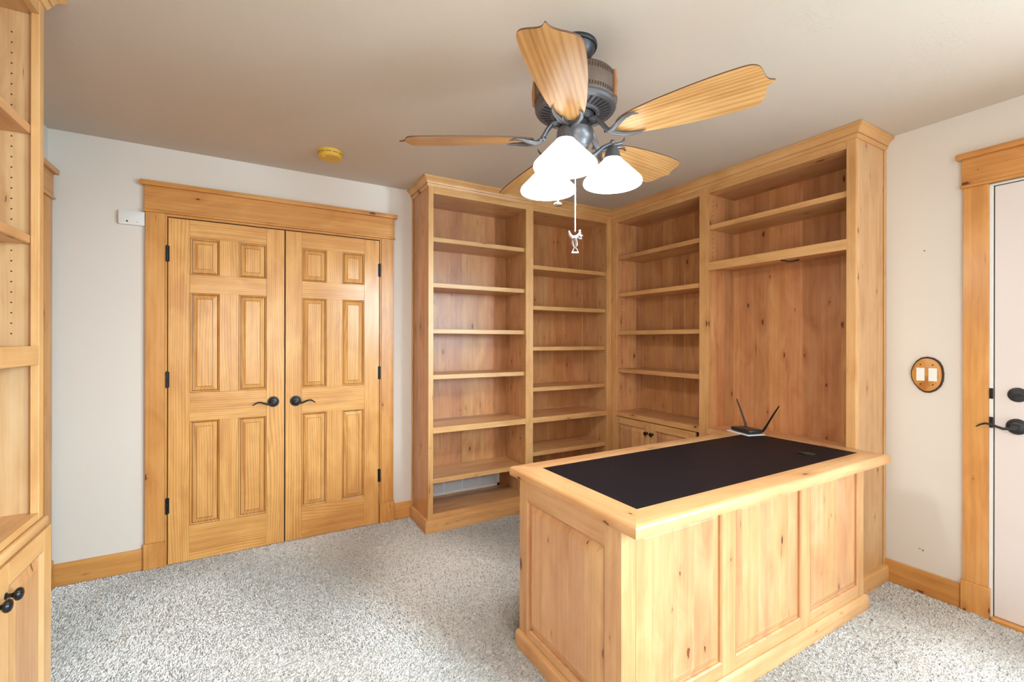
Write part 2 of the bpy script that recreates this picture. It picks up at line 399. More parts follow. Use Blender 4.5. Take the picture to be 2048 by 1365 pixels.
# carpet pile: short twisted yarn ends standing on the backing
def carpet():
    xs0, xs1, ys0, ys1 = XL+0.016, XR-0.012, -0.3, YB-0.01
    dens = 62000
    n = int((xs1-xs0)*(ys1-ys0)*dens)
    p = np.stack([rng.uniform(xs0, xs1, n), rng.uniform(ys0, ys1, n)], 1)
    def outside(x0, x1, y0, y1): return ~((p[:, 0] > x0) & (p[:, 0] < x1) & (p[:, 1] > y0) & (p[:, 1] < y1))
    keep = outside(1.03, 4, 2.93, 4) & outside(2.70, 4, 1.11, 4) & outside(-2, -0.575, 1.29, 1.98) & outside(1.0, 2.63, 1.04, 1.68) & outside(-2, 4, 3.272, 4) & outside(3.015, 4, -1, 4)
    # thin out what only other view points could see
    near = (p[:, 1] > 0.25) | (rng.uniform(0, 1, n) < 0.25)
    p = p[keep & near]; n = len(p)
    th = 2.2*np.sin(p[:, 0]*2.3 + 1.1*np.sin(p[:, 1]*2.9)) + 1.6*np.sin(p[:, 1]*3.3 + p[:, 0]) + 1.15*rng.standard_normal(n); lean = rng.uniform(0.35, 0.95, n); L = rng.uniform(0.007, 0.0125, n); w = rng.uniform(0.0013, 0.0023, n)
    # the pile lies over in patches
    lx = np.sin(p[:, 0]*3.1 + np.sin(p[:, 1]*4.3)*1.4); ly = np.sin(p[:, 1]*3.7 + np.sin(p[:, 0]*5.1)*1.2)
    dx = np.cos(th)*lean + 0.30*lx; dy = np.sin(th)*lean + 0.30*ly
    hz = L*np.sqrt(np.clip(1 - np.minimum(dx*dx+dy*dy, 0.85), 0.15, 1))
    px, py = -np.sin(th+0.6), np.cos(th+0.6)
    V = np.zeros((n, 6, 3), np.float32)
    for j, (t, wd_, tw) in enumerate(((0.0, 1.0, 0.0), (0.55, 1.15, 0.7), (1.0, 0.75, 1.5))):
        cx = p[:, 0] + dx*L*(t**1.5); cy = p[:, 1] + dy*L*(t**1.5); cz = hz*t*(1.0 if t < 1 else 0.9) - 0.002
        qx = px*np.cos(tw) - py*np.sin(tw); qy = px*np.sin(tw) + py*np.cos(tw)
        V[:, 2*j, 0] = cx - qx*w*wd_; V[:, 2*j, 1] = cy - qy*w*wd_; V[:, 2*j, 2] = cz
        V[:, 2*j+1, 0] = cx + qx*w*wd_; V[:, 2*j+1, 1] = cy + qy*w*wd_; V[:, 2*j+1, 2] = cz + 0.0006
    base = (np.arange(n)*6)[:, None]
    Fc = np.concatenate([base + np.array([[0, 1, 3, 2]]), base + np.array([[2, 3, 5, 4]])], 1).reshape(-1)
    me = bpy.data.meshes.new('carpet_pile'); me.vertices.add(n*6); me.vertices.foreach_set('co', V.reshape(-1))
    me.loops.add(n*8); me.loops.foreach_set('vertex_index', Fc.astype(np.int32))
    me.polygons.add(n*2); me.polygons.foreach_set('loop_start', (np.arange(n*2)*4).astype(np.int32))
    me.update(calc_edges=True)
    tone = np.where(rng.uniform(0, 1, n) < 0.13, rng.uniform(0.0, 0.34, n), rng.uniform(0.48, 0.84, n))
    me.attributes.new('tone', 'FLOAT', 'POINT').data.foreach_set('value', np.repeat(tone, 6).astype(np.float32))
    me.materials.append(M['yarn'])
    o = bpy.data.objects.new('carpet_pile', me); COL.objects.link(o); o['kind'] = 'stuff'
    tag(o, 'speckled grey beige shaggy carpet covering the whole floor', 'carpet')
carpet()

# ------------------------------------------------------------------ trim, baseboards
def baseboard(name, mp, u0, u1, h=0.12, t=0.014):
    g = G(); g.mbox(mp, u0, u1, 0, h, 0.0, t, 'u', 0.003); return g.build(name, 'trim', kind='structure')
baseboard('baseboard_back', F_CLOSET, XL, -0.530)
baseboard('baseboard_back', F_CLOSET, 0.906, 1.046)
baseboard('baseboard_right', F_RIGHT, 0.812, 1.124)
baseboard('baseboard_right', F_RIGHT, YF, -0.336)
baseboard('baseboard_left', F_LEFT, 3.285, YB-0.014)
baseboard('baseboard_left', F_LEFT, 1.990, 2.235)
baseboard('baseboard_left', F_LEFT, YF, 1.278)

def casing(name, mp, a0, a1, b0, b1, zt, zh, loc, t=0.02):
    """door casing: legs (a0-a1 and b0-b1) on plinth blocks, flat head board with fillet and cap"""
    r = struct_root(name, loc)
    for (u0, u1) in ((a0, a1), (b0, b1)):
        g = G(); g.mbox(mp, u0, u1, 0.148, zt, 0.0, t, 'v'); g.build('casing_leg', 'trim', r)
        g = G(); g.mbox(mp, u0-0.007, u1+0.007, 0, 0.148, 0.0, t+0.006, 'v', 0.003); g.build('plinth_block', 'trim', r)
    g = G(); g.mbox(mp, a0-0.010, b1+0.010, zt, zt+0.014, 0.0, t+0.012, 'u', 0.005); g.build('fillet', 'trim', r)
    g = G(); g.mbox(mp, a0-0.004, b1+0.004, zt+0.014, zh, 0.0, t+0.004, 'u'); g.build('head_board', 'trim', r)
    g = G(); g.mbox(mp, a0-0.022, b1+0.022, zh, zh+0.028, 0.0, t+0.022, 'u', 0.004); g.build('head_cap', 'trim', r)
    return r

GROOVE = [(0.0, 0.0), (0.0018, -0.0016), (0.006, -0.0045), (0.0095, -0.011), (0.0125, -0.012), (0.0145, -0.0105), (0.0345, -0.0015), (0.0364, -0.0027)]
def six_panel(name, mp, u0, u1, zb, zt, w, loc, cols, rows, stilex):
    """one door leaf: slab of stiles and rails with six raised panels"""
    d = struct_root(name, loc)
    W = lambda u, v, ww: mp(u, v, ww + w)
    ca, cb = cols
    g = G(); wt = -0.030
    e = 0.0003
    g.mbox(W, u0, ca[0], zb, zt, wt, 0, 'v', 0.0012); g.mbox(W, cb[1], u1, zb, zt, wt, 0, 'v', 0.0012)
    zs = [zb] + [z for r in rows for z in r] + [zt]
    for i in range(0, len(zs), 2): g.mbox(W, ca[0]+e, cb[1]-e, zs[i], zs[i+1], wt, 0, 'u', 0.0006)
    for (z0, z1) in rows: g.mbox(W, ca[1], cb[0], z0+e, z1-e, wt, 0, 'v', 0.0006)
    g.mbox(W, ca[0], cb[1], zb+0.05, zt-0.05, wt+0.002, wt+0.008, 'v', 0)
    g.build('stiles_and_rails', 'pine', d)
    for (z0, z1) in rows:
        for (c0, c1) in (ca, cb):
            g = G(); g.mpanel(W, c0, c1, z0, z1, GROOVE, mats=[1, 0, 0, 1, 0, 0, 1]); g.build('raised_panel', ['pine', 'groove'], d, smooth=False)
    return d
ROWS = [(0.210, 0.832), (1.003, 1.600), (1.710, 1.929)]
# closet double doors
dl = six_panel('door_1', F_CLOSET, -0.422, 0.1855, 0.002, 2.034, 0.0155, (-0.12, YB, 0), ((-0.318, -0.169), (-0.069, 0.083)), ROWS, None)
dr = six_panel('door_2', F_CLOSET, 0.1925, 0.7955, 0.002, 2.034, 0.0155, (0.49, YB, 0), ((0.290, 0.443), (0.544, 0.691)), ROWS, None)
casing('trim_1', F_CLOSET, -0.526, -0.437, 0.808, 0.897, 2.053, 2.203, (0.19, YB, 0), t=0.026)
g = G()                                             # jamb lining with its shadow gap
g.mbox(F_CLOSET, -0.437, -0.4265, 0, 2.053, 0.0, 0.020, 'v'); g.mbox(F_CLOSET, 0.799, 0.808, 0, 2.053, 0.0, 0.020, 'v')
g.mbox(F_CLOSET, -0.4265, 0.799, 2.040, 2.053, 0.0, 0.020, 'u')
g.build('trim_2', 'trim', kind='structure')
g = G(); g.mbox(F_CLOSET, -0.4265, 0.799, 0, 2.040, 0.0, 0.0015, 'v', 0); g.build('trim_3', 'rubber', kind='structure')  # black sheet behind both leaves, painting the shade of the door gaps

def hinge(mp, u, zc, par, h=0.092, w=0.021):
    g = G()
    for k in range(3):
        z0 = zc - h/2 + k*h/3; c = mp(u, z0, w)
        g.lathe([(0.0062, 0.0015), (0.0062, h/3-0.0015)], c, 12)
    g.lathe([(0.0001, -0.004), (0.005, 0.0), (0.004, h), (0.0001, h+0.005)], mp(u, zc-h/2, w), 10)
    g.mbox(mp, u-0.012, u+0.012, zc-h/2, zc+h/2, w-0.007, w-0.004, 'v', 0.0005)
    g.build('hinge', 'black', par)
for z in (1.823, 1.085, 0.346): hinge(F_CLOSET, -0.427, z, dl)
for z in (1.823, 1.085, 0.346): hinge(F_CLOSET, 0.799, z, dr)

def lever(mp, u, z, sgn, par, w, length=0.115, rad=0.034, name='door_handle'):
    """round stepped rosette with a wavy lever pointing towards sgn"""
    o = Vector(mp(u, z, w)); n = (Vector(mp(u, z, w+1)) - o); su = (Vector(mp(u+sgn, z, w)) - o); up = Vector((0, 0, 1))
    mt = Matrix((su, up, n)).transposed().to_4x4()
    g = G()
    g.lathe([(rad, 0), (rad, 0.004), (rad*0.93, 0.007), (rad*0.80, 0.0075), (rad*0.74, 0.010), (rad*0.45, 0.013), (0.012, 0.014)], o, 36, mtx=mt)
    R = g.build('rosette' if name is None else name, 'bronze_dark', par)
    g = G()
    g.lathe([(0.0105, 0.012), (0.0105, 0.046), (0.008, 0.050), (0.0001, 0.051)], o, 20, mtx=mt)
    pts = [(0.0, 0.0), (0.014, -0.008), (0.032, -0.011), (0.050, -0.004), (0.068, 0.004), (0.085, 0.005), (0.100, -0.003), (0.113, -0.015)]
    k = length/0.113
    pts3 = [o + su*(a*k) + up*b + n*(0.040 + 0.006*math.sin(a/0.113*PI)) for a, b in pts]
    g.tube(pts3, [0.010, 0.0095, 0.0085, 0.0075, 0.007, 0.0065, 0.0055, 0.0035], 12, flat=0.75)
    g.build('lever', 'bronze_dark', R)
    return R
lever(F_CLOSET, 0.123, 0.921, -1, dl, 0.0155)
lever(F_CLOSET, 0.253, 0.918, 1, dr, 0.0155)

# painted door on the right wall
d3 = struct_root('door_3', (XR, 0.24, 0))
g = G(); g.mbox(F_RIGHT, -0.222, 0.697, 0.02, 2.050, -0.02, 0.004, 'v', 0.002); g.build('door_slab', 'door_paint', d3)
g = G(); g.mbox(F_RIGHT, 0.7005, 0.714, 0.0, 2.062, 0.0, 0.012, 'v'); g.mbox(F_RIGHT, -0.239, -0.2255, 0.0, 2.062, 0.0, 0.012, 'v'); g.mbox(F_RIGHT, -0.2255, 0.7005, 2.0535, 2.062, 0.0, 0.012, 'u')
g.build('jamb', 'jamb', d3)
g = G(); g.mbox(F_RIGHT, -0.2255, 0.7005, 0.01, 2.0535, 0.0, 0.0015, 'v', 0); g.build('weatherstrip', 'rubber', d3)
for z0, z1 in ((1.046, 1.096), (0.909, 0.960)):
    g = G(); g.mbox(F_RIGHT, 0.699, 0.7125, z0, z1, 0.012, 0.0135, 'v', 0.0003); g.build('strike_plate', 'black', d3)
g = G(); g.mbox(F_RIGHT, -0.2255, 0.7005, 0.0, 0.019, 0.0, 0.035, 'u', 0.003); g.build('threshold', 'trim', d3)
o_ = Vector(F_RIGHT(0.622, 1.072, 0.004)); mtR = Matrix(((0, 0, -1), (-1, 0, 0), (0, 1, 0))).to_4x4()
g = G(); g.lathe([(0.033, 0), (0.033, 0.004), (0.030, 0.008), (0.024, 0.010), (0.022, 0.013), (0.010, 0.015)], o_, 32, mtx=mtR)
db = g.build('deadbolt', 'bronze_dark', d3)
g = G(); g.box(o_[0]-0.030, o_[0]-0.012, o_[1]-0.018, o_[1]+0.022, o_[2]-0.0045, o_[2]+0.0045, 'y', 0.003); g.build('thumb_turn', 'bronze_dark', db)
lever(F_RIGHT, 0.624, 0.926, 1, d3, 0.004, 0.125, 0.036)
casing('trim_4', F_RIGHT, -0.328, -0.239, 0.714, 0.803, 2.066, 2.206, (XR, 0.24, 0))

# doorway on the left wall beyond the near bookcase
casing('trim_5', F_LEFT, 2.245, 2.335, 3.185, 3.275, 2.060, 2.196, (XL, 2.76, 0), t=0.026)
six_panel('door_4', F_LEFT, 2.340, 3.180, 0.012, 2.045, 0.016, (XL, 2.76, 0), ((2.465, 2.70), (2.82, 3.055)), ROWS, None)

# ------------------------------------------------------------------ crown and base mouldings
CROWN = [(0.000, 2.372), (0.006, 2.372), (0.010, 2.380), (0.014, 2.388), (0.014, 2.391), (0.011, 2.392), (0.011, 2.394), (0.017, 2.394), (0.019, 2.402),
         (0.024, 2.411), (0.031, 2.418), (0.038, 2.422), (0.038, 2.425), (0.043, 2.427), (0.043, 2.4385), (0.000, 2.4385)]
def sweep(g, path_of, prof, closed_prof=True, bw=60.0):
    """path_of(offset) -> list of (x, y) corner points; every straight run becomes its own board with mitred ends"""
    n = len(prof)
    P = [path_of(o) for o, z in prof]
    for sgm in range(len(P[0])-1):
        vs = []; fs = []
        for k in range(n):
            for e in (sgm, sgm+1): vs.append((P[k][e][0], P[k][e][1], prof[k][1]))
        for k in range(n):
            k2 = (k+1) % n; fs.append((2*k, 2*k+1, 2*k2+1, 2*k2))
        fs.append(tuple(2*k for k in range(n))); fs.append(tuple(2*k+1 for k in range(n))[::-1])
        d = (abs(P[0][sgm+1][0]-P[0][sgm][0]), abs(P[0][sgm+1][1]-P[0][sgm][1]))
        g.raw(vs, fs, 'x' if d[0] > d[1] else 'y', 0, bw)
PLINTH = [(0.0, 0.0), (0.026, 0.0), (0.026, 0.074), (0.020, 0.084), (0.012, 0.087), (0.0, 0.087)]

def pins(g, pts, nrm, mat=1, r=0.0032):
    """small drilled shelf-pin holes"""
    n = Vector(nrm); a = Vector((0, 0, 1)); b = n.cross(a)
    for p in pts:
        p = Vector(p) + n*0.0004
        g.raw([p + a*(r*math.cos(t*PI/4)) + b*(r*math.sin(t*PI/4)) for t in range(8)], [tuple(range(8))], 'z', mat)

# ------------------------------------------------------------------ bookcase on the closet wall (two open bays)
XS, YFc, XFc, YE = 1.047, 2.950, 2.708, 1.125       # side panel, front plane, front plane of the right-wall unit, its end
A = thing('bookcase', 'tall honey wood bookcase with two bays of open shelves beside the closet doors', 'bookcase', (1.87, 3.12, 0))
g = G(); g.box(XS, XS+0.019, YFc+0.02, YB-0.001, 0, 2.41, 'z', 0.001, 0.14); g.build('end_panel', 'alder', A)
g = G(); g.box(XS-0.008, XS, YB-0.020, YB-0.001, 0.087, 2.372, 'z', 0.003); g.build('scribe_strip', 'alder_plain', A)
g = G()
for (x0, x1) in ((XS, 1.083), (1.832, 1.899), (2.654, XFc)): g.box(x0, x1, YFc, YFc+0.02, 0.0, 2.41, 'z', 0.0012)
for (x0, x1) in ((1.083, 1.832), (1.899, 2.654)):
    for (z0, z1) in ((2.331, 2.41), (0.675, 0.716), (0.05, 0.121)): g.box(x0+.0002, x1-.0002, YFc+.0004, YFc+0.02, z0, z1, 'x', 0.0008)
g.build('face_frame', 'alder_plain', A)
SH1 = [2.037, 1.719, 1.398, 1.078, 0.353]; SH2 = [1.914, 1.593, 1.271, 0.948, 0.439]
for (x0, x1, shs) in ((1.083, 1.832, SH1), (1.899, 2.654, SH2)):
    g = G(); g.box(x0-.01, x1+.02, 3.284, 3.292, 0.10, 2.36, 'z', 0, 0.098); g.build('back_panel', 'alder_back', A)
    for (xx, nx) in ((x0-0.008, 1), (x1+0.008, -1)):
        g = G(); g.box(xx-0.009*(nx > 0), xx+0.009*(nx < 0), YFc+.02, 3.284, 0.10, 2.35, 'z', 0.0005, 0.115)
        zz = [0.20+0.032*k for k in range(15)] + [0.80+0.032*k for k in range(46)]
        pins(g, [(xx, y, z) for y in (YFc+0.07, 3.235) for z in zz if min(abs(z-(s-0.016)) for s in shs) > 0.025], (nx, 0, 0))
        g.build('divider_panel', ['alder', 'hole'], A)
    for (z0, z1, nm) in ((2.331, 2.35, 'soffit_board'), (0.690, 0.7155, 'fixed_shelf'), (0.10, 0.1205, 'bottom_board')):
        g = G(); g.box(x0-.008, x1+.008, YFc+0.0202, 3.284, z0, z1, 'x', 0.0005, 0.17); g.build(nm, 'alder', A)
    for z in shs:
        g = G(); g.box(x0-.006, x1+.006, YFc+0.024, 3.282, z-0.032, z, 'x', 0.0022, 0.17); g.build('shelf', 'alder_plain', A)
g = G(); sweep(g, lambda o: [(XS-o, YB), (XS-o, YFc-o), (XFc-o, YFc-o)], CROWN); g.build('crown_moulding', 'alder_plain', A)
g = G(); sweep(g, lambda o: [(XS-o, YB-0.015), (XS-o, YFc-o), (XFc-o, YFc-o)], PLINTH); g.build('base_moulding', 'alder_plain', A)

# white return-air grille low at the back of the left bay
V = thing('air_vent', 'white louvred air return grille under the lowest shelf of the tall bookcase', 'vent', (1.42, 3.284, 0.10))
vx0, vx1, vz0, vz1 = 1.06, 1.780, 0.122, 0.262
mpV = lambda u, v, w: (u, 3.284-w, v)
vx0 = 1.078
g = G(); g.mbox(mpV, vx0, vx1, vz0, vz0+0.022, 0, 0.006, 'u', 0.001); g.mbox(mpV, vx0, vx1, vz1-0.022, vz1, 0, 0.006, 'u', 0.001)
g.mbox(mpV, vx0, vx0+0.022, vz0, vz1, 0, 0.006, 'v', 0.001); g.mbox(mpV, vx1-0.022, vx1, vz0, vz1, 0, 0.006, 'v', 0.001)
for u in (1.133, 1.292, 1.446, 1.601): g.mbox(mpV, u-0.005, u+0.005, vz0+.02, vz1-.02, 0, 0.006, 'v', 0.001)
g.build('grille_frame', 'white_paint', V)
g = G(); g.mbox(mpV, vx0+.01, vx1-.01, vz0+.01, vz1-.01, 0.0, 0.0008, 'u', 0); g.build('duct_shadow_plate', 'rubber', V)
g = G()
for k in range(12):
    z = vz0+0.024+k*0.0082; a, b = mpV(vx0+.02, z, 0.001), mpV(vx1-.02, z+0.0035, 0.005)
    g.raw([(a[0], a[1], z+0.0045), (b[0], a[1], z+0.0045), (b[0], b[1], z), (a[0], b[1], z), (a[0], a[1], z+0.0055), (b[0], a[1], z+0.0055), (b[0], b[1], z+0.001), (a[0], b[1], z+0.001)],
          [(0, 1, 2, 3), (7, 6, 5, 4), (0, 4, 5, 1), (2, 6, 7, 3)])
g.build('louvres', 'white_paint', V)

# ------------------------------------------------------------------ wall unit on the right wall (shelves over cupboard, wide desk bay)
B = thing('bookcase', 'honey wood wall unit with cupboard doors and a wide desk bay on the right wall', 'bookcase', (2.87, 2.0, 0))
XBk = 3.020
g = G()
for (y0, y1) in ((2.887, YFc), (1.997, 2.067), (YE, 1.169)): g.box(XFc, XFc+.02, y0, y1, 0, 2.41, 'z', 0.0012)
for (y0, y1) in ((2.067, 2.887), (1.169, 1.997)):
    for (z0, z1) in ((2.331, 2.41), (0.678, 0.717), (0.05, 0.12)): g.box(XFc+.0004, XFc+.02, y0+.0002, y1-.0002, z0, z1, 'y', 0.0008)
g.box(XFc-.001, XFc+.02, 1.169, 1.997, 1.800, 1.856, 'y', 0.002)
g.build('face_frame', 'alder_plain', B)
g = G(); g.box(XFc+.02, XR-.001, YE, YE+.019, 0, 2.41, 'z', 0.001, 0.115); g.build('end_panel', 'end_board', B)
g = G(); g.box(XR-.020, XR-.001, YE-0.008, YE, 0.087, 2.372, 'z', 0.003); g.build('scribe_strip', 'alder_plain', B)
SH3 = [2.046, 1.727, 1.402, 1.081]; SH4 = [2.117]
for (y0, y1, shs, zlo) in ((2.067, 2.887, SH3, 0.70), (1.169, 1.997, SH4, 0.70)):
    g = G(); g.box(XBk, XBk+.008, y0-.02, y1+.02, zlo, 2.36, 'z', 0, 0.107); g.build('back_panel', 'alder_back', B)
    for (yy, ny) in ((y0-0.008, 1), (y1+0.010, -1)):
        g = G(); g.box(XFc+.02, XBk, yy-0.009*(ny > 0), yy+0.009*(ny < 0), 0.10, 2.35, 'z', 0.0005, 0.10)
        zz = [0.80+0.032*k for k in range(46)] if len(shs) > 1 else [1.90+0.032*k for k in range(13)]
        pins(g, [(x, yy, z) for x in (XFc+0.065, XBk-0.05) for z in zz if min(abs(z-(s-0.016)) for s in shs) > 0.025], (0, ny, 0))
        g.build('divider_panel', ['alder', 'hole'], B)
    for (z0, z1, nm) in ((2.331, 2.35, 'soffit_board'), (0.690, 0.717, 'counter_board')):
        g = G(); g.box(XFc+.0202, XBk, y0-.008, y1+.009, z0, z1, 'y', 0.0005, 0.15); g.build(nm, 'alder', B)
    for z in shs:
        g = G(); g.box(XFc+.024, XBk-.002, y0-.006, y1+.008, z-.033, z, 'y', 0.0022, 0.15); g.build('shelf', 'alder_plain', B)
g = G(); g.box(XFc+.0202, XBk, 1.163, 2.005, 1.822, 1.845, 'y', 0.0005, 0.15); g.build('fixed_shelf', 'alder', B)
FB = lambda u, v, w: (XFc - w, u, v)
PAN = [(0.0, 0.0), (0.004, -0.003), (0.0075, -0.0095), (0.011, -0.0095), (0.0125, -0.008), (0.038, -0.0005), (0.040, -0.0012), (0.042, -0.0012)]
def cup_door(name, mp, u0, u1, v0, v1, sw, par, mat='alder_plain'):
    """overlay cupboard door: frame of stiles and rails around one raised panel"""
    g = G(); W = lambda u, v, w: mp(u, v, w+0.019)
    g.mbox(W, u0, u0+sw, v0, v1, -0.0185, 0, 'v', 0.0015); g.mbox(W, u1-sw, u1, v0, v1, -0.0185, 0, 'v', 0.0015)
    g.mbox(W, u0+sw, u1-sw, v0, v0+sw, -0.0185, 0, 'u', 0.0008); g.mbox(W, u0+sw, u1-sw, v1-sw, v1, -0.0185, 0, 'u', 0.0008)
    d = g.build(name, mat, par)
    g = G(); g.mpanel(W, u0+sw, u1-sw, v0+sw, v1-sw, PAN, bw=0.10); g.build('raised_panel', 'alder', d, smooth=False)
    return d
def cup_knob(mp, u, v, par):
    o = Vector(mp(u, v, 0.019)); n = Vector(mp(u, v, 1.019)) - o; up = Vector((0, 0, 1)); s = up.cross(n)
    mt = Matrix((s, up, n)).transposed().to_4x4()
    g = G(); g.lathe([(0.009, 0), (0.009, 0.002), (0.0055, 0.004), (0.0055, 0.012), (0.010, 0.016), (0.0155, 0.021), (0.0165, 0.026), (0.0135, 0.031), (0.007, 0.0335), (0.0001, 0.034)], o, 24, mtx=mt)
    g.build('knob', 'knob', par)
for (u0, u1, uk) in ((2.498, 2.905, 2.523), (2.085, 2.494, 2.468)):
    d = cup_door('cupboard_door', FB, u0, u1, 0.10, 0.674, 0.052, B); cup_knob(FB, uk, 0.592, d)
g = G(); g.box(XFc+.002, XFc+.018, 1.169, 1.997, 0.12, 0.678, 'z', 0, 0.10); g.build('bay_front_panel', 'alder', B)
g = G(); sweep(g, lambda o: [(XFc-o, YFc-o), (XFc-o, YE-o), (XR, YE-o)], CROWN); g.build('crown_moulding', 'alder_plain', B)
g = G(); sweep(g, lambda o: [(XFc-o, YFc-o), (XFc-o, YE-o), (XR-.0145, YE-o)], PLINTH); g.build('base_moulding', 'alder_plain', B)

# loose end of a black cable hanging under the fixed shelf
g = G(); g.tube([(2.85, 1.585, 1.8185), (2.848, 1.565, 1.815), (2.846, 1.54, 1.806), (2.845, 1.51, 1.804), (2.845, 1.475, 1.806)], [0.0035, 0.0035, 0.0035, 0.004, 0.0045], 8)
tag(g.build('cable', 'rubber'), 'short black cable end poking out below the thick shelf of the desk bay', 'cable')

# ------------------------------------------------------------------ bookcase in the left foreground
XC, YC0, YC1 = -0.573, 1.280, 1.987
C = thing('bookcase', 'honey wood bookcase over a cupboard at the left edge, nearest the camera', 'bookcase', (-0.75, 1.63, 0))
FC = lambda u, v, w: (XC + w, u, v)
g = G()
g.box(XC-.02, XC, YC1-.034, YC1, 0.0, 2.41, 'z', 0.0012); g.box(XC-.02, XC, YC0, YC0+.034, 0.0, 2.41, 'z', 0.0012)
for (z0, z1) in ((2.33, 2.41), (1.239, 1.297), (0.753, 0.777), (0.03, 0.10)): g.box(XC-.02, XC-.0004, YC0+.0342, YC1-.0342, z0, z1, 'y', 0.0008)
g.build('face_frame', 'alder_plain', C)
for (y0, y1, nm) in ((YC1-.019, YC1, 'end_panel'), (YC0, YC0+.019, 'end_panel')):
    g = G(); g.box(XL+.001, XC-.0205, y0, y1, 0.0, 2.41, 'z', 0.0005, 0.13)
    yy = y0 if y1 == YC1 else y1; ny = -1 if y1 == YC1 else 1
    pins(g, [(x, yy, 0.855+0.032*k) for x in (XC-0.066, XL+0.06) for k in range(45) if 0.855+0.032*k > 1.32 and min(abs(0.855+0.032*k-s+.014) for s in (1.984, 1.642)) > 0.024], (0, ny, 0), r=0.0023)
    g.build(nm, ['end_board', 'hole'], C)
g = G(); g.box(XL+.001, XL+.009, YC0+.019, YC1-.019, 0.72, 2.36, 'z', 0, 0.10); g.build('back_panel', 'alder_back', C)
for (z0, z1, nm) in ((2.331, 2.35, 'soffit_board'), (0.757, 0.7765, 'counter_board'), (1.27, 1.2965, 'fixed_shelf')):
    g = G(); g.box(XL+.009, XC-.0205, YC0+.019, YC1-.019, z0, z1, 'y', 0.0005, 0.14); g.build(nm, 'alder', C)
for z in (1.984, 1.642):
    g = G(); g.box(XL+.01, XC-.021, YC0+.0195, YC1-.0195, z-.028, z, 'y', 0.003, 0.14); g.build('shelf', 'alder_plain', C)
g = G(); sweep(g, lambda o: [(XL, YC1+o), (XC+o, YC1+o), (XC+o, YC0-o), (XL, YC0-o)], CROWN); g.build('crown_moulding', 'alder_plain', C)
g = G(); g.box(XC, XC+.014, YC0, YC1, 0.728, 0.7565, 'y', 0.005); g.build('counter_moulding', 'alder_plain', C)
for (u0, u1, uk) in ((1.637, YC1, 1.677), (YC0, 1.633, 1.614)):
    d = cup_door('cupboard_door', FC, u0, u1, 0.10, 0.725, 0.060, C); cup_knob(FC, uk, 0.646, d)
g = G(); g.box(XL+.001, XC+.010, YC0, YC1, 0.0, 0.095, 'y', 0.003); g.build('base_moulding', 'alder_plain', C)

# ------------------------------------------------------------------ desk
K = thing('desk', 'large pale knotty wood desk with a black leather top', 'desk', (1.85, 1.36, 0))
dx0, dx1, dy0, dy1, dz = 0.992, 2.7055, 0.975, 1.733, 0.762
lx0, lx1, ly0, ly1 = 1.098, 2.612, 1.075, 1.632
g = G()                                             # mitred frame of the top
TOP = [(0.0, 0.722), (0.0, 0.748), (0.003, 0.755), (0.009, 0.760), (0.016, 0.762)]
def strip(p, q, pi, qi, gr, out):
    """one mitred rail of the top: outer edge p-q, inner edge pi-qi, rounded upper outer edge"""
    o = Vector(out); vs = []; fs = []
    for e, ie in ((p, pi), (q, qi)):
        d = (Vector(ie) - Vector(e))
        for (ins, z) in TOP:
            f = ins / abs(d.dot(Vector((o[0], o[1])))); vs.append((e[0]+d[0]*f, e[1]+d[1]*f, z))
        vs.append((ie[0], ie[1], 0.762)); vs.append((ie[0], ie[1], 0.722))
    m = len(TOP)+2
    for k in range(m): fs.append((k, (k+1) % m, m+(k+1) % m, m+k))
    fs.append(tuple(range(m))[::-1]); fs.append(tuple(range(m, 2*m)))
    g.raw(vs, fs, gr)
c_ = [(dx0, dy0), (dx1, dy0), (dx1, dy1), (dx0, dy1)]; i_ = [(lx0, ly0), (lx1, ly0), (lx1, ly1), (lx0, ly1)]
for k, (gr, out) in enumerate((('x', (0, -1, 0)), ('y', (1, 0, 0)), ('x', (0, 1, 0)), ('y', (-1, 0, 0)))):
    k2 = (k+1) % 4; strip(c_[k], c_[k2], i_[k], i_[k2], gr, out)
g.build('desktop_frame', 'desk', K)
g = G(); g.box(lx0+.0002, lx1-.0002, ly0+.0002, ly1-.0002, 0.735, 0.7612, 'x', 0); g.build('leather_top', 'leather', K)
gc = (2.376, 1.190, 0.7612)
g = G(); g.lathe([(0.030, 0.0), (0.030, 0.0025), (0.027, 0.004), (0.025, 0.0025), (0.010, 0.0022)], gc, 32)
g.ball((gc[0]-0.020, gc[1]+0.022, gc[2]+0.003), 0.010, 1.0, 1.6, 0.5)
g.build('cable_grommet', 'router', K)
bx0, bx1, by0, by1 = 1.008, 2.617, 1.052, 1.672
FD = lambda u, v, w: (u, by0 - w, v)
OPN = [(1.072, 1.512), (1.594, 2.052), (2.124, 2.562)]
g = G(); oz0, oz1 = 0.118, 0.706
us = [bx0] + [u for o in OPN for u in o] + [bx1]
for i in range(0, len(us), 2): g.mbox(FD, us[i], us[i+1], 0.0, 0.722, -0.02, 0, 'v', 0.0012)
for o in OPN: g.mbox(FD, o[0]+.0002, o[1]-.0002, 0.0, oz0, -0.02, -.0003, 'u', 0.0006); g.mbox(FD, o[0]+.0002, o[1]-.0002, oz1, 0.722, -0.02, -.0003, 'u', 0.0006)
g.build('front_frame', 'desk', K)
DPAN = [(0.0, 0.0), (0.003, -0.002), (0.0065, -0.004), (0.0075, -0.0115), (0.011, -0.0125), (0.0125, -0.0105), (0.030, -0.004), (0.042, -0.0012), (0.044, -0.002), (0.046, -0.002)]
for o in OPN:
    g = G(); g.mpanel(FD, o[0], o[1], oz0, oz1, DPAN, bw=0.105); g.build('front_panel', 'desk', K, smooth=False)
FS = lambda u, v, w: (bx0 - w, u, v)
sy0, sy1, sz0, sz1 = 1.132, 1.612, 0.098, 0.640
g = G()
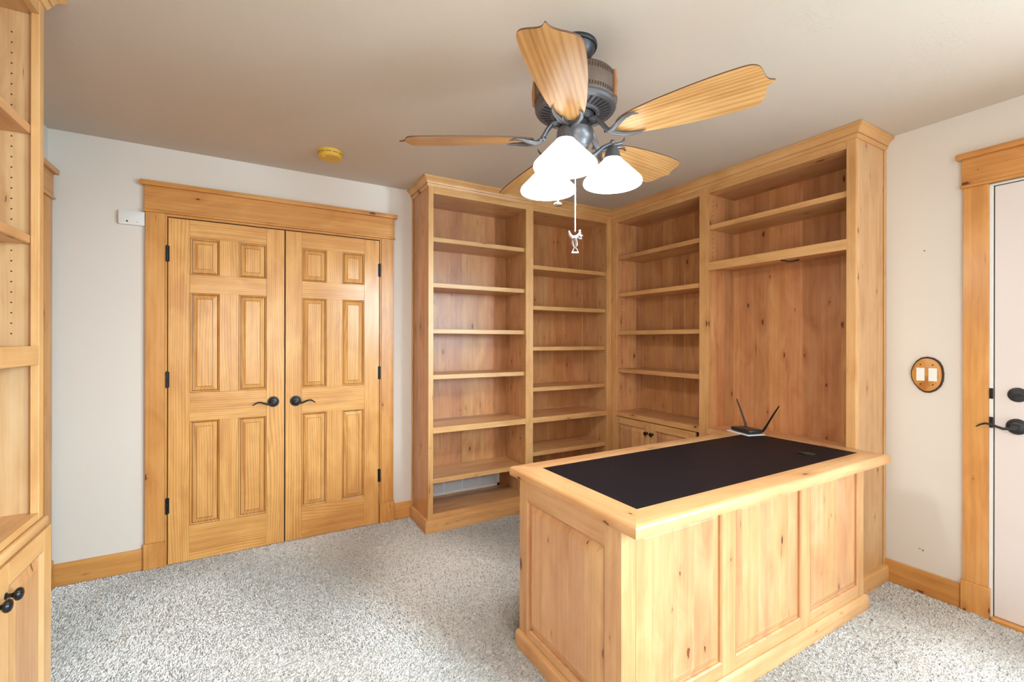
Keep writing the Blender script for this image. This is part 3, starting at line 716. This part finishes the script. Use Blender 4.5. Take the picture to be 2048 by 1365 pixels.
g.mbox(FS, by0+.0205, sy0, 0.0, 0.722, -0.02, 0, 'v', 0.0012); g.mbox(FS, sy1, by1, 0.0, 0.722, -0.02, 0, 'v', 0.0012)
g.mbox(FS, sy0+.0002, sy1-.0002, 0.0, sz0, -0.02, -.0003, 'u', 0.0006); g.mbox(FS, sy0+.0002, sy1-.0002, sz1, 0.722, -0.02, -.0003, 'u', 0.0006)
g.build('side_frame', 'desk', K)
g = G(); g.mpanel(FS, sy0, sy1, sz0, sz1, DPAN, bw=0.09); g.build('side_panel', 'desk', K, smooth=False)
g = G(); g.box(bx1-.02, bx1, by0+.0205, by1, 0, 0.722, 'z', 0.001, 0.11); g.build('side_panel', 'desk', K)
g = G(); g.box(bx0+.45, bx1-.45, by1-.20, by1-.18, 0.05, 0.722, 'x', 0.001, 0.11); g.build('modesty_panel', 'desk', K)
for (x0, x1) in ((bx0+.0205, bx0+.45), (bx1-.45, bx1-.0205)):
    g = G(); g.box(x0, x1, by0+.0205, by1, 0.05, 0.722, 'z', 0.001, 0.11); ped = g.build('pedestal', 'desk', K)
    FR = lambda u, v, w: (u, by1 + w, v)
    for (z0, z1) in ((0.10, 0.36), (0.37, 0.53), (0.54, 0.70)):
        g = G(); g.mbox(FR, x0+.02, x1-.02, z0, z1, 0.0, 0.018, 'u', 0.003); dw = g.build('drawer_front', 'desk', ped)
        cup_knob(FR, (x0+x1)/2, (z0+z1)/2, dw)
DB = [(0.0, 0.0), (0.018, 0.0), (0.018, 0.052), (0.014, 0.062), (0.004, 0.070), (0.0, 0.070)]
g = G(); sweep(g, lambda o: [(bx1+o, by0+0.35), (bx1+o, by0-o), (bx0-o, by0-o), (bx0-o, by1+o*0.3)], DB); g.build('base_moulding', 'desk', K)

# paper and router at the far corner of the desk
RA = math.atan2(-0.963, -0.269)
def rot2(c, a, x, y): return (c[0] + x*math.cos(a) - y*math.sin(a), c[1] + x*math.sin(a) + y*math.cos(a))
pc = (2.587, 1.648)
g = G(); g.poly([(-0.088, -0.060), (0.088, -0.060), (0.088, 0.060), (-0.088, 0.060)], 0.0, 0.003, 'x', mtx=Matrix.Translation((pc[0], pc[1], 0.7622)) @ Matrix.Rotation(RA, 4, 'Z'))
tag(g.build('paper_sheet', 'paper', smooth=False), 'small white folded paper lying under the router on the desk corner', 'paper')
Rt = thing('router', 'small black wireless router with two raised antennas on the desk corner', 'router', (pc[0], pc[1], 0.7654))
mr = Matrix.Translation((pc[0]+.004, pc[1]-.004, 0.7654)) @ Matrix.Rotation(RA, 4, 'Z')
g = G()
def rbox(g, x0, x1, y0, y1, z0, z1, bev, mtx):
    h = G(); h.box(x0, x1, y0, y1, z0, z1, 'x', bev); h.v = [tuple(mtx @ Vector(p)) for p in h.v]
    b = len(g.v); g.v += h.v; g.g += h.g; g.f += [tuple(b+i for i in f) for f in h.f]; g.m += h.m
rbox(g, -0.074, 0.074, -0.050, 0.050, 0.004, 0.026, 0.006, mr); rbox(g, -0.066, 0.066, -0.043, 0.043, 0.0, 0.006, 0.002, mr)
g.build('router_body', 'router', Rt)
g = G(); rbox(g, -0.016, 0.016, -0.012, 0.006, 0.0258, 0.0262, 0.0001, mr); g.build('emblem_plate', 'bronze', Rt)
for (a, ti) in ((-0.058, -0.085), (0.070, 0.115)):
    g = G(); b0 = mr @ Vector((a, 0.052, 0.016)); b1 = mr @ Vector((a+ti*0.18, 0.054, 0.046)); b2 = mr @ Vector((a+ti*.6, 0.054, 0.118)); b3 = mr @ Vector((a+ti, 0.054, 0.182))
    g.tube([b0, b1, b1+(b2-b1)*.05, b2, b3], [0.0065, 0.0068, 0.0058, 0.0052, 0.0034], 12); g.build('antenna', 'router', Rt)

# ------------------------------------------------------------------ things on the walls and ceiling
sl = thing('light_switch', 'pair of white rocker switches in a bark edged log slice on the right wall', 'light switch', (XR, 0.940, 1.145))
def slice_ring(k, w, wob):
    pts = []
    for i in range(60):
        a = 2*PI*i/60; r = 1 + 0.018*math.sin(3*a+1) + 0.012*math.sin(5*a+2) + (wob*math.sin(17*a)*0.007 + wob*math.sin(29*a+1)*0.006)
        pts.append((XR-w, 0.940 + k*0.064*r*math.cos(a), 1.145 + k*0.090*r*math.sin(a)))
    return pts
def ringmesh(g, loops, cap, mat=0):
    n = 60; vs = [p for l in loops for p in l]; fs = []
    for i in range(len(loops)-1):
        for k in range(n): fs.append((i*n+k, i*n+(k+1) % n, (i+1)*n+(k+1) % n, (i+1)*n+k))
    if cap: fs.append(tuple((len(loops)-1)*n+k for k in range(n)))
    g.raw(vs, fs, 'y', mat)
g = G(); ringmesh(g, [slice_ring(1.03, 0.0005, 1), slice_ring(1.04, 0.006, 1), slice_ring(1.0, 0.014, 1), slice_ring(0.935, 0.0155, 0.3)], False); g.build('bark_rim', 'bark', sl)
g = G(); ringmesh(g, [slice_ring(0.94, 0.002, 0.3), slice_ring(0.94, 0.0150, 0.3), slice_ring(0.92, 0.0156, 0.2)], True); g.build('slice_plate', 'slice', sl)
for yc in (0.965, 0.916):
    g = G(); y0, y1, z0, z1 = yc-.0165, yc+.0165, 1.112, 1.179
    g.raw([(XR-.015, y0, z0), (XR-.015, y1, z0), (XR-.015, y1, z1), (XR-.015, y0, z1), (XR-.0178, y0, z0), (XR-.0178, y1, z0), (XR-.0172, y1, z1), (XR-.0172, y0, z1), (XR-.0166, y0, 1.145), (XR-.0166, y1, 1.145)],
          [(0, 1, 2, 3), (4, 5, 9, 8), (8, 9, 6, 7), (0, 1, 5, 4), (2, 3, 7, 6), (0, 4, 8, 7, 3), (1, 2, 6, 9, 5)])
    g.build('rocker', 'white', sl, smooth=False)
    for zz in (1.094, 1.196):
        g = G(); g.lathe([(0.0036, 0), (0.0034, 0.0012), (0.001, 0.0016)], (XR-.0156, yc, zz), 12, mtx=mtR); g.build('screw', 'bark', sl)

ws = thing('wall_sensor', 'white plastic sensor box on the wall left of the closet casing', 'sensor', (-0.587, YB, 1.97))
g = G(); pr = [(0.0, 0.0), (0.024, 0.002), (0.028, 0.012), (0.031, 0.035), (0.028, 0.066), (0.022, 0.078), (0.0, 0.079)]
vs = []; fs = []
xsn = [-0.644, -0.641, -0.5315, -0.5290]
for i, x in enumerate(xsn):
    s_ = 0.94 if i in (0, 3) else 1.0
    for (w, z) in pr: vs.append((x, YB - w*s_, 1.968 + 0.0395 + (z-0.0395)*s_))
n_ = len(pr)
for i in range(3):
    for k in range(n_): fs.append((i*n_+k, i*n_+(k+1) % n_, (i+1)*n_+(k+1) % n_, (i+1)*n_+k))
fs.append(tuple(range(n_))[::-1]); fs.append(tuple(3*n_+k for k in range(n_)))
g.raw(vs, fs); g.build('sensor_case', 'white', ws)
mtC = Matrix(((1, 0, 0), (0, 0, -1), (0, 1, 0))).to_4x4()
g = G(); g.lathe([(0.0045, -0.004), (0.0045, 0.001), (0.001, 0.0012)], (-0.606, YB-.0292, 1.986), 14, mtx=mtC); g.build('sensor_eye', 'rubber', ws)
g = G(); g.lathe([(0.0022, -0.004), (0.0022, 0.001), (0.001, 0.0012)], (-0.561, YB-.0288, 1.985), 12, mtx=mtC); g.build('indicator_light', 'bronze', ws)

sd = thing('smoke_detector', 'round yellowed smoke detector on the ceiling in front of the closet', 'smoke detector', (0.405, 2.862, CEIL))
sx, sy = 0.405, 2.862
g = G(); g.lathe([(0.070, CEIL), (0.070, CEIL-.012), (0.069, CEIL-.014), (0.069, CEIL-.017), (0.066, CEIL-.034), (0.060, CEIL-.040), (0.030, CEIL-.044), (0.026, CEIL-.0425), (0.0001, CEIL-.0425)], (sx, sy, 0), 48)
g.build('detector_case', 'yellowed', sd)
g = G()
for k in range(12):
    a0 = 2*PI*k/12+.06; vs = []
    for j in range(5):
        a = a0 + j*0.10
        for (r, z) in ((0.0692, CEIL-.0178), (0.0688, CEIL-.0212)): vs.append((sx+r*math.cos(a), sy+r*math.sin(a), z))
    g.raw(vs, [(2*j, 2*j+2, 2*j+3, 2*j+1) for j in range(4)])
g.build('vent_slots', 'yellowed_dark', sd)
g = G(); g.lathe([(0.011, CEIL-.046), (0.011, CEIL-.041)], (sx-.042, sy-.02, 0), 16); g.build('test_button', 'yellowed', sd)

g = G(); g.lathe([(0.0014, 0.0005), (0.0014, 0.008), (0.0026, 0.008), (0.0026, 0.0095), (0.0005, 0.010)], (XR, 0.953, 1.789), 10, mtx=mtR)
tag(g.build('nail', 'bark'), 'small nail left in the right wall well above the log slice switch', 'nail')
g = G(); g.lathe([(0.0024, 0.0003), (0.0034, 0.002), (0.0018, 0.003), (0.0014, 0.0008)], (XR, 0.958, 0.224), 10, mtx=mtR); g.ball((XR-.0008, 0.972, 0.2275), 0.0026, 0.25, 2.4, 0.6)
tag(g.build('wall_anchor', 'bark'), 'small dark broken anchor hole in the right wall just above the baseboard', 'wall anchor')

# ------------------------------------------------------------------ ceiling fan
FX, FY = 1.066, 1.364
fan = thing('ceiling_fan', 'ceiling fan with five oak blades, antler brackets and three lit glass shades', 'ceiling fan', (FX, FY, CEIL))
c0 = (FX, FY, 0)
g = G(); g.lathe([(0.082, 2.44), (0.083, 2.432), (0.080, 2.426), (0.074, 2.424), (0.072, 2.418), (0.066, 2.405), (0.052, 2.388), (0.036, 2.376), (0.022, 2.370), (0.014, 2.368)], c0, 48); g.build('canopy', 'bronze_dark', fan)
g = G(); g.lathe([(0.0125, 2.372), (0.0125, 2.318), (0.030, 2.314), (0.034, 2.300)], c0, 24); g.build('downrod', 'bronze_dark', fan)
g = G(); g.lathe([(0.034, 2.306), (0.120, 2.306), (0.150, 2.302), (0.154, 2.296), (0.154, 2.210), (0.151, 2.203), (0.05, 2.203)], c0, 64, mats=[1, 1, 1, 0, 0, 0]); mh = g.build('motor_housing', ['strap', 'bronze_dark'], fan)
g = G()
for k in range(88):                                 # lacing round both rims
    a = 2*PI*k/88
    for (z0, z1) in ((2.275, 2.294), (2.210, 2.226)):
        p = lambda r, aa, z: (FX+r*math.cos(aa), FY+r*math.sin(aa), z)
        g.raw([p(.1545, a, z0), p(.1545, a+.022, z0), p(.1575, a+.034, (z0+z1)/2), p(.1575, a+.008, (z0+z1)/2), p(.1545, a+.040, z1), p(.1545, a+.018, z1)], [(0, 1, 2, 3), (3, 2, 4, 5)])
ob_ = g.build('lacing', 'bark', mh); ob_['kind'] = 'stuff'
for k in range(5):
    a = 2*PI*k/5 + 5.18
    g = G(); mt = Matrix.Translation((FX, FY, 0)) @ Matrix.Rotation(a, 4, 'Z')
    g.tube([mt @ Vector((0.155, 0, 2.298)), mt @ Vector((0.158, 0, 2.25)), mt @ Vector((0.156, 0, 2.206))], [0.007, 0.0085, 0.007], 10, flat=1.0); g.build('strap', 'tan', mh)
g = G(); g.lathe([(0.152, 2.206), (0.153, 2.196), (0.148, 2.188), (0.136, 2.184), (0.132, 2.187), (0.090, 2.178), (0.086, 2.172), (0.078, 2.170), (0.074, 2.178), (0.074, 2.195)], c0, 64); vp = g.build('vent_plate', 'bronze', fan)
g = G()
for k in range(36):
    a = 2*PI*k/36; mt = Matrix.Translation((FX, FY, 0)) @ Matrix.Rotation(a, 4, 'Z')
    q = [mt @ Vector(p) for p in ((0.095, -0.0035, 2.1776), (0.128, -0.0055, 2.1846), (0.128, 0.0035, 2.1846), (0.095, 0.0022, 2.1776), (0.095, -0.0035, 2.1796), (0.128, -0.0055, 2.1866), (0.128, 0.0035, 2.1866), (0.095, 0.0022, 2.1796))]
    g.raw(q, [(0, 1, 2, 3), (4, 5, 6, 7), (0, 1, 5, 4), (2, 3, 7, 6)])
g.build('vent_slots', 'rubber', vp)
g = G(); g.lathe([(0.071, 2.200), (0.071, 2.150), (0.066, 2.142), (0.058, 2.140), (0.057, 2.118)], c0, 48); g.build('rotor_hub', 'bronze_dark', fan)
g = G(); g.lathe([(0.058, 2.122), (0.064, 2.119), (0.0695, 2.112), (0.0700, 2.098), (0.066, 2.080), (0.058, 2.070), (0.055, 2.066), (0.050, 2.052), (0.040, 2.046), (0.037, 2.040), (0.030, 2.036), (0.024, 2.026), (0.021, 2.022), (0.020, 2.000), (0.014, 1.990), (0.010, 1.982), (0.0001, 1.978)], c0, 48)
g.build('switch_housing', 'bronze', fan)

half = [(0.158, 0.0), (0.163, 0.018), (0.178, 0.036), (0.205, 0.050), (0.26, 0.064), (0.33, 0.075), (0.41, 0.084), (0.49, 0.090), (0.555, 0.0915), (0.592, 0.090), (0.612, 0.083), (0.624, 0.070), (0.630, 0.052), (0.634, 0.034), (0.639, 0.019), (0.647, 0.009), (0.660, 0.0015)]
def smooth_curve(P, n=5):
    out = []
    for i in range(len(P)-1):
        p0, p1, p2, p3 = P[max(i-1, 0)], P[i], P[i+1], P[min(i+2, len(P)-1)]
        for j in range(n):
            t = j/n
            out.append(tuple(0.5*(2*b + (c-a)*t + (2*a-5*b+4*c-d)*t*t + (3*b-a-3*c+d)*t**3) for a, b, c, d in zip(p0, p1, p2, p3)))
    return out + [P[-1]]
half = smooth_curve(half)
outl = [(r, max(h, 0.0)) for r, h in half] + [(r, -h) for r, h in half[::-1] if h > 0]
for k in range(5):
    ph = 0.1704 + k*2*PI/5; droop = math.atan(0.038*math.cos(ph) - 0.022*math.sin(ph))
    mt = Matrix.Translation((FX, FY, 2.085)) @ Matrix.Rotation(ph, 4, 'Z') @ Matrix.Rotation(-droop, 4, 'Y') @ Matrix.Rotation(math.radians(-14), 4, 'X')
    g = G(); g.poly(outl, -0.0022, 0.0026, 'x', 0, 1, mt); bl = g.build('blade', ['blade', 'blade_edge'], fan, smooth=False)
    g = G(); flat = Matrix.Translation((FX, FY, 2.085)) @ Matrix.Rotation(ph, 4, 'Z')
    st = [flat @ Vector((0.062, 0, 0.062)), flat @ Vector((0.088, 0, 0.056)), flat @ Vector((0.108, 0, 0.030)), mt @ Vector((0.128, 0, 0.000)), mt @ Vector((0.150, 0, -0.012))]
    g.tube(st, [0.017, 0.014, 0.0125, 0.0125, 0.011], 12, flat=0.7)
    for sg in (1, -1):
        g.tube([mt @ Vector(p) for p in ((0.135, 0, -0.008), (0.155, 0.012*sg, -0.013), (0.180, 0.032*sg, -0.012), (0.207, 0.046*sg, -0.008), (0.235, 0.050*sg, -0.0065), (0.256, 0.044*sg, -0.010))], [0.011, 0.0105, 0.0095, 0.0085, 0.006, 0.002], 12, flat=0.75)
    g.tube([mt @ Vector(p) for p in ((0.118, 0.004, 0.002), (0.126, 0.016, 0.004), (0.128, 0.026, 0.010))], [0.008, 0.005, 0.0015], 8)
    g.build('antler_bracket', 'bronze', bl)

for k in range(3):
    a = math.radians(218.8 + 120*k); e = Vector((math.cos(a), math.sin(a), 0)); t_ = Vector((-math.sin(a), math.cos(a), 0)); b0 = Vector((FX, FY, 0))
    P_ = lambda r, z, s=0: b0 + e*r + t_*s + Vector((0, 0, z))
    g = G(); g.tube([P_(0.012, 2.010), P_(0.045, 2.014), P_(0.080, 2.034), P_(0.112, 2.062), P_(0.140, 2.076), P_(0.165, 2.076), P_(0.185, 2.083), P_(0.198, 2.098, 0.004), P_(0.201, 2.110, 0.010)], [0.0085, 0.008, 0.0075, 0.007, 0.007, 0.0065, 0.0055, 0.004, 0.0015], 12)
    arm = g.build('lamp_arm', 'bronze', fan)
    cc = (FX + 0.149*math.cos(a), FY + 0.149*math.sin(a), 0)
    g = G(); g.lathe([(0.0001, 2.094), (0.007, 2.091), (0.009, 2.084), (0.006, 2.078), (0.010, 2.070), (0.020, 2.060), (0.027, 2.046), (0.030, 2.030), (0.034, 2.022), (0.034, 2.018), (0.020, 2.018)], cc, 32); g.build('lamp_fitter', 'bronze', arm)
    g = G(); g.lathe([(0.028, 2.026), (0.033, 2.020), (0.038, 2.012), (0.052, 1.998), (0.080, 1.968), (0.104, 1.943), (0.1105, 1.935), (0.1125, 1.927), (0.110, 1.920), (0.106, 1.919), (0.104, 1.924), (0.098, 1.938), (0.050, 1.988), (0.030, 2.008)], cc, 48); g.build('glass_shade', 'shade', arm)

# the three bulbs inside the shades
for k in range(3):
    a = math.radians(218.8 + 120*k); bl_ = bpy.data.lights.new('bulb', 'POINT'); bl_.energy = 15.0; bl_.color = (0.95, 0.98, 1.0); bl_.shadow_soft_size = 0.06
    bo = bpy.data.objects.new('bulb', bl_); COL.objects.link(bo); bo.location = (FX + 0.149*math.cos(a), FY + 0.149*math.sin(a), 1.95)

# pull chains
def chain(x, y, z1, z0, par, mat='chrome', r=0.0021):
    g = G(); z = z1
    while z > z0: g.ball((x, y, z), r, seg=8); z -= r*2.15
    g.tube([(x, y, z1), (x, y, z0)], r*0.35, 6)
    return g.build('pull_chain', mat, par)
p1 = (1.010, 1.397); p2 = (1.0735, 1.372)
ch = chain(p1[0], p1[1], 2.075, 1.850, fan, 'bronze', 0.0019)
g = G(); g.lathe([(0.0001, 1.853), (0.003, 1.851), (0.003, 1.8455), (0.006, 1.8440), (0.0105, 1.8420), (0.0140, 1.8395), (0.0158, 1.8365), (0.0156, 1.8345), (0.0135, 1.8320), (0.0100, 1.8300), (0.0055, 1.8285), (0.0001, 1.8280)], (p1[0], p1[1], 0), 24); g.build('chain_pull', 'chrome', ch)
ch = chain(p2[0], p2[1], 1.985, 1.734, fan, 'white_paint', 0.0026)
# little silver saddle at the end of the long chain: seat with cantle and horn, hanging fender and stirrup
Rv = Vector((math.cos(-0.5248), math.sin(-0.5248), 0)); Uz = Vector((0, 0, 1)); Fv = Vector((math.sin(0.5248), math.cos(0.5248), 0)); s0 = Vector((p2[0], p2[1], 1.735))
Q = lambda a, b, c=0.0: s0 + Rv*(a*1.18) + Uz*(b*1.12) + Fv*(c*1.18)
g = G()
g.tube([Q(-0.021, 0.002), Q(-0.017, -0.012), Q(-0.009, -0.021), Q(0.003, -0.021), Q(0.013, -0.014), Q(0.016, -0.004), Q(0.015, 0.002)], [0.004, 0.0075, 0.009, 0.010, 0.009, 0.006, 0.0025], 12, flat=0.8)
g.ball(Q(0.015, 0.003), 0.0048, 1.1, 1.1, 0.7)
g.tube([Q(0.010, -0.012, -.006), Q(0.020, -0.018, -.007), Q(0.020, -0.026, -.006), Q(0.010, -0.025, -.006)], [0.005, 0.0055, 0.005, 0.003], 10)
g.build('saddle_seat', 'pewter', ch)
g = G()
g.tube([Q(-0.002, -0.022, -.004), Q(0.002, -0.036, -.005), Q(0.003, -0.048, -.005), Q(-0.001, -0.056, -.004)], [0.006, 0.0085, 0.0075, 0.004], 12, flat=0.5)
g.tube([Q(-0.008, -0.024, .003), Q(-0.009, -0.038, .003), Q(-0.004, -0.054, .002)], [0.004, 0.007, 0.003], 10, flat=0.5)
g.build('fender', 'pewter', ch)
g = G()
g.tube([Q(-0.001, -0.054, -.004), Q(-0.007, -0.062, -.004), Q(-0.010, -0.072, -.004)], 0.0022, 8); g.tube([Q(-0.001, -0.054, -.004), Q(0.006, -0.062, -.004), Q(0.009, -0.072, -.004)], 0.0022, 8)
g.tube([Q(-0.012, -0.072, -.004), Q(0.010, -0.072, -.004)], 0.0034, 8, flat=1.4)
g.build('stirrup', 'chrome', ch)
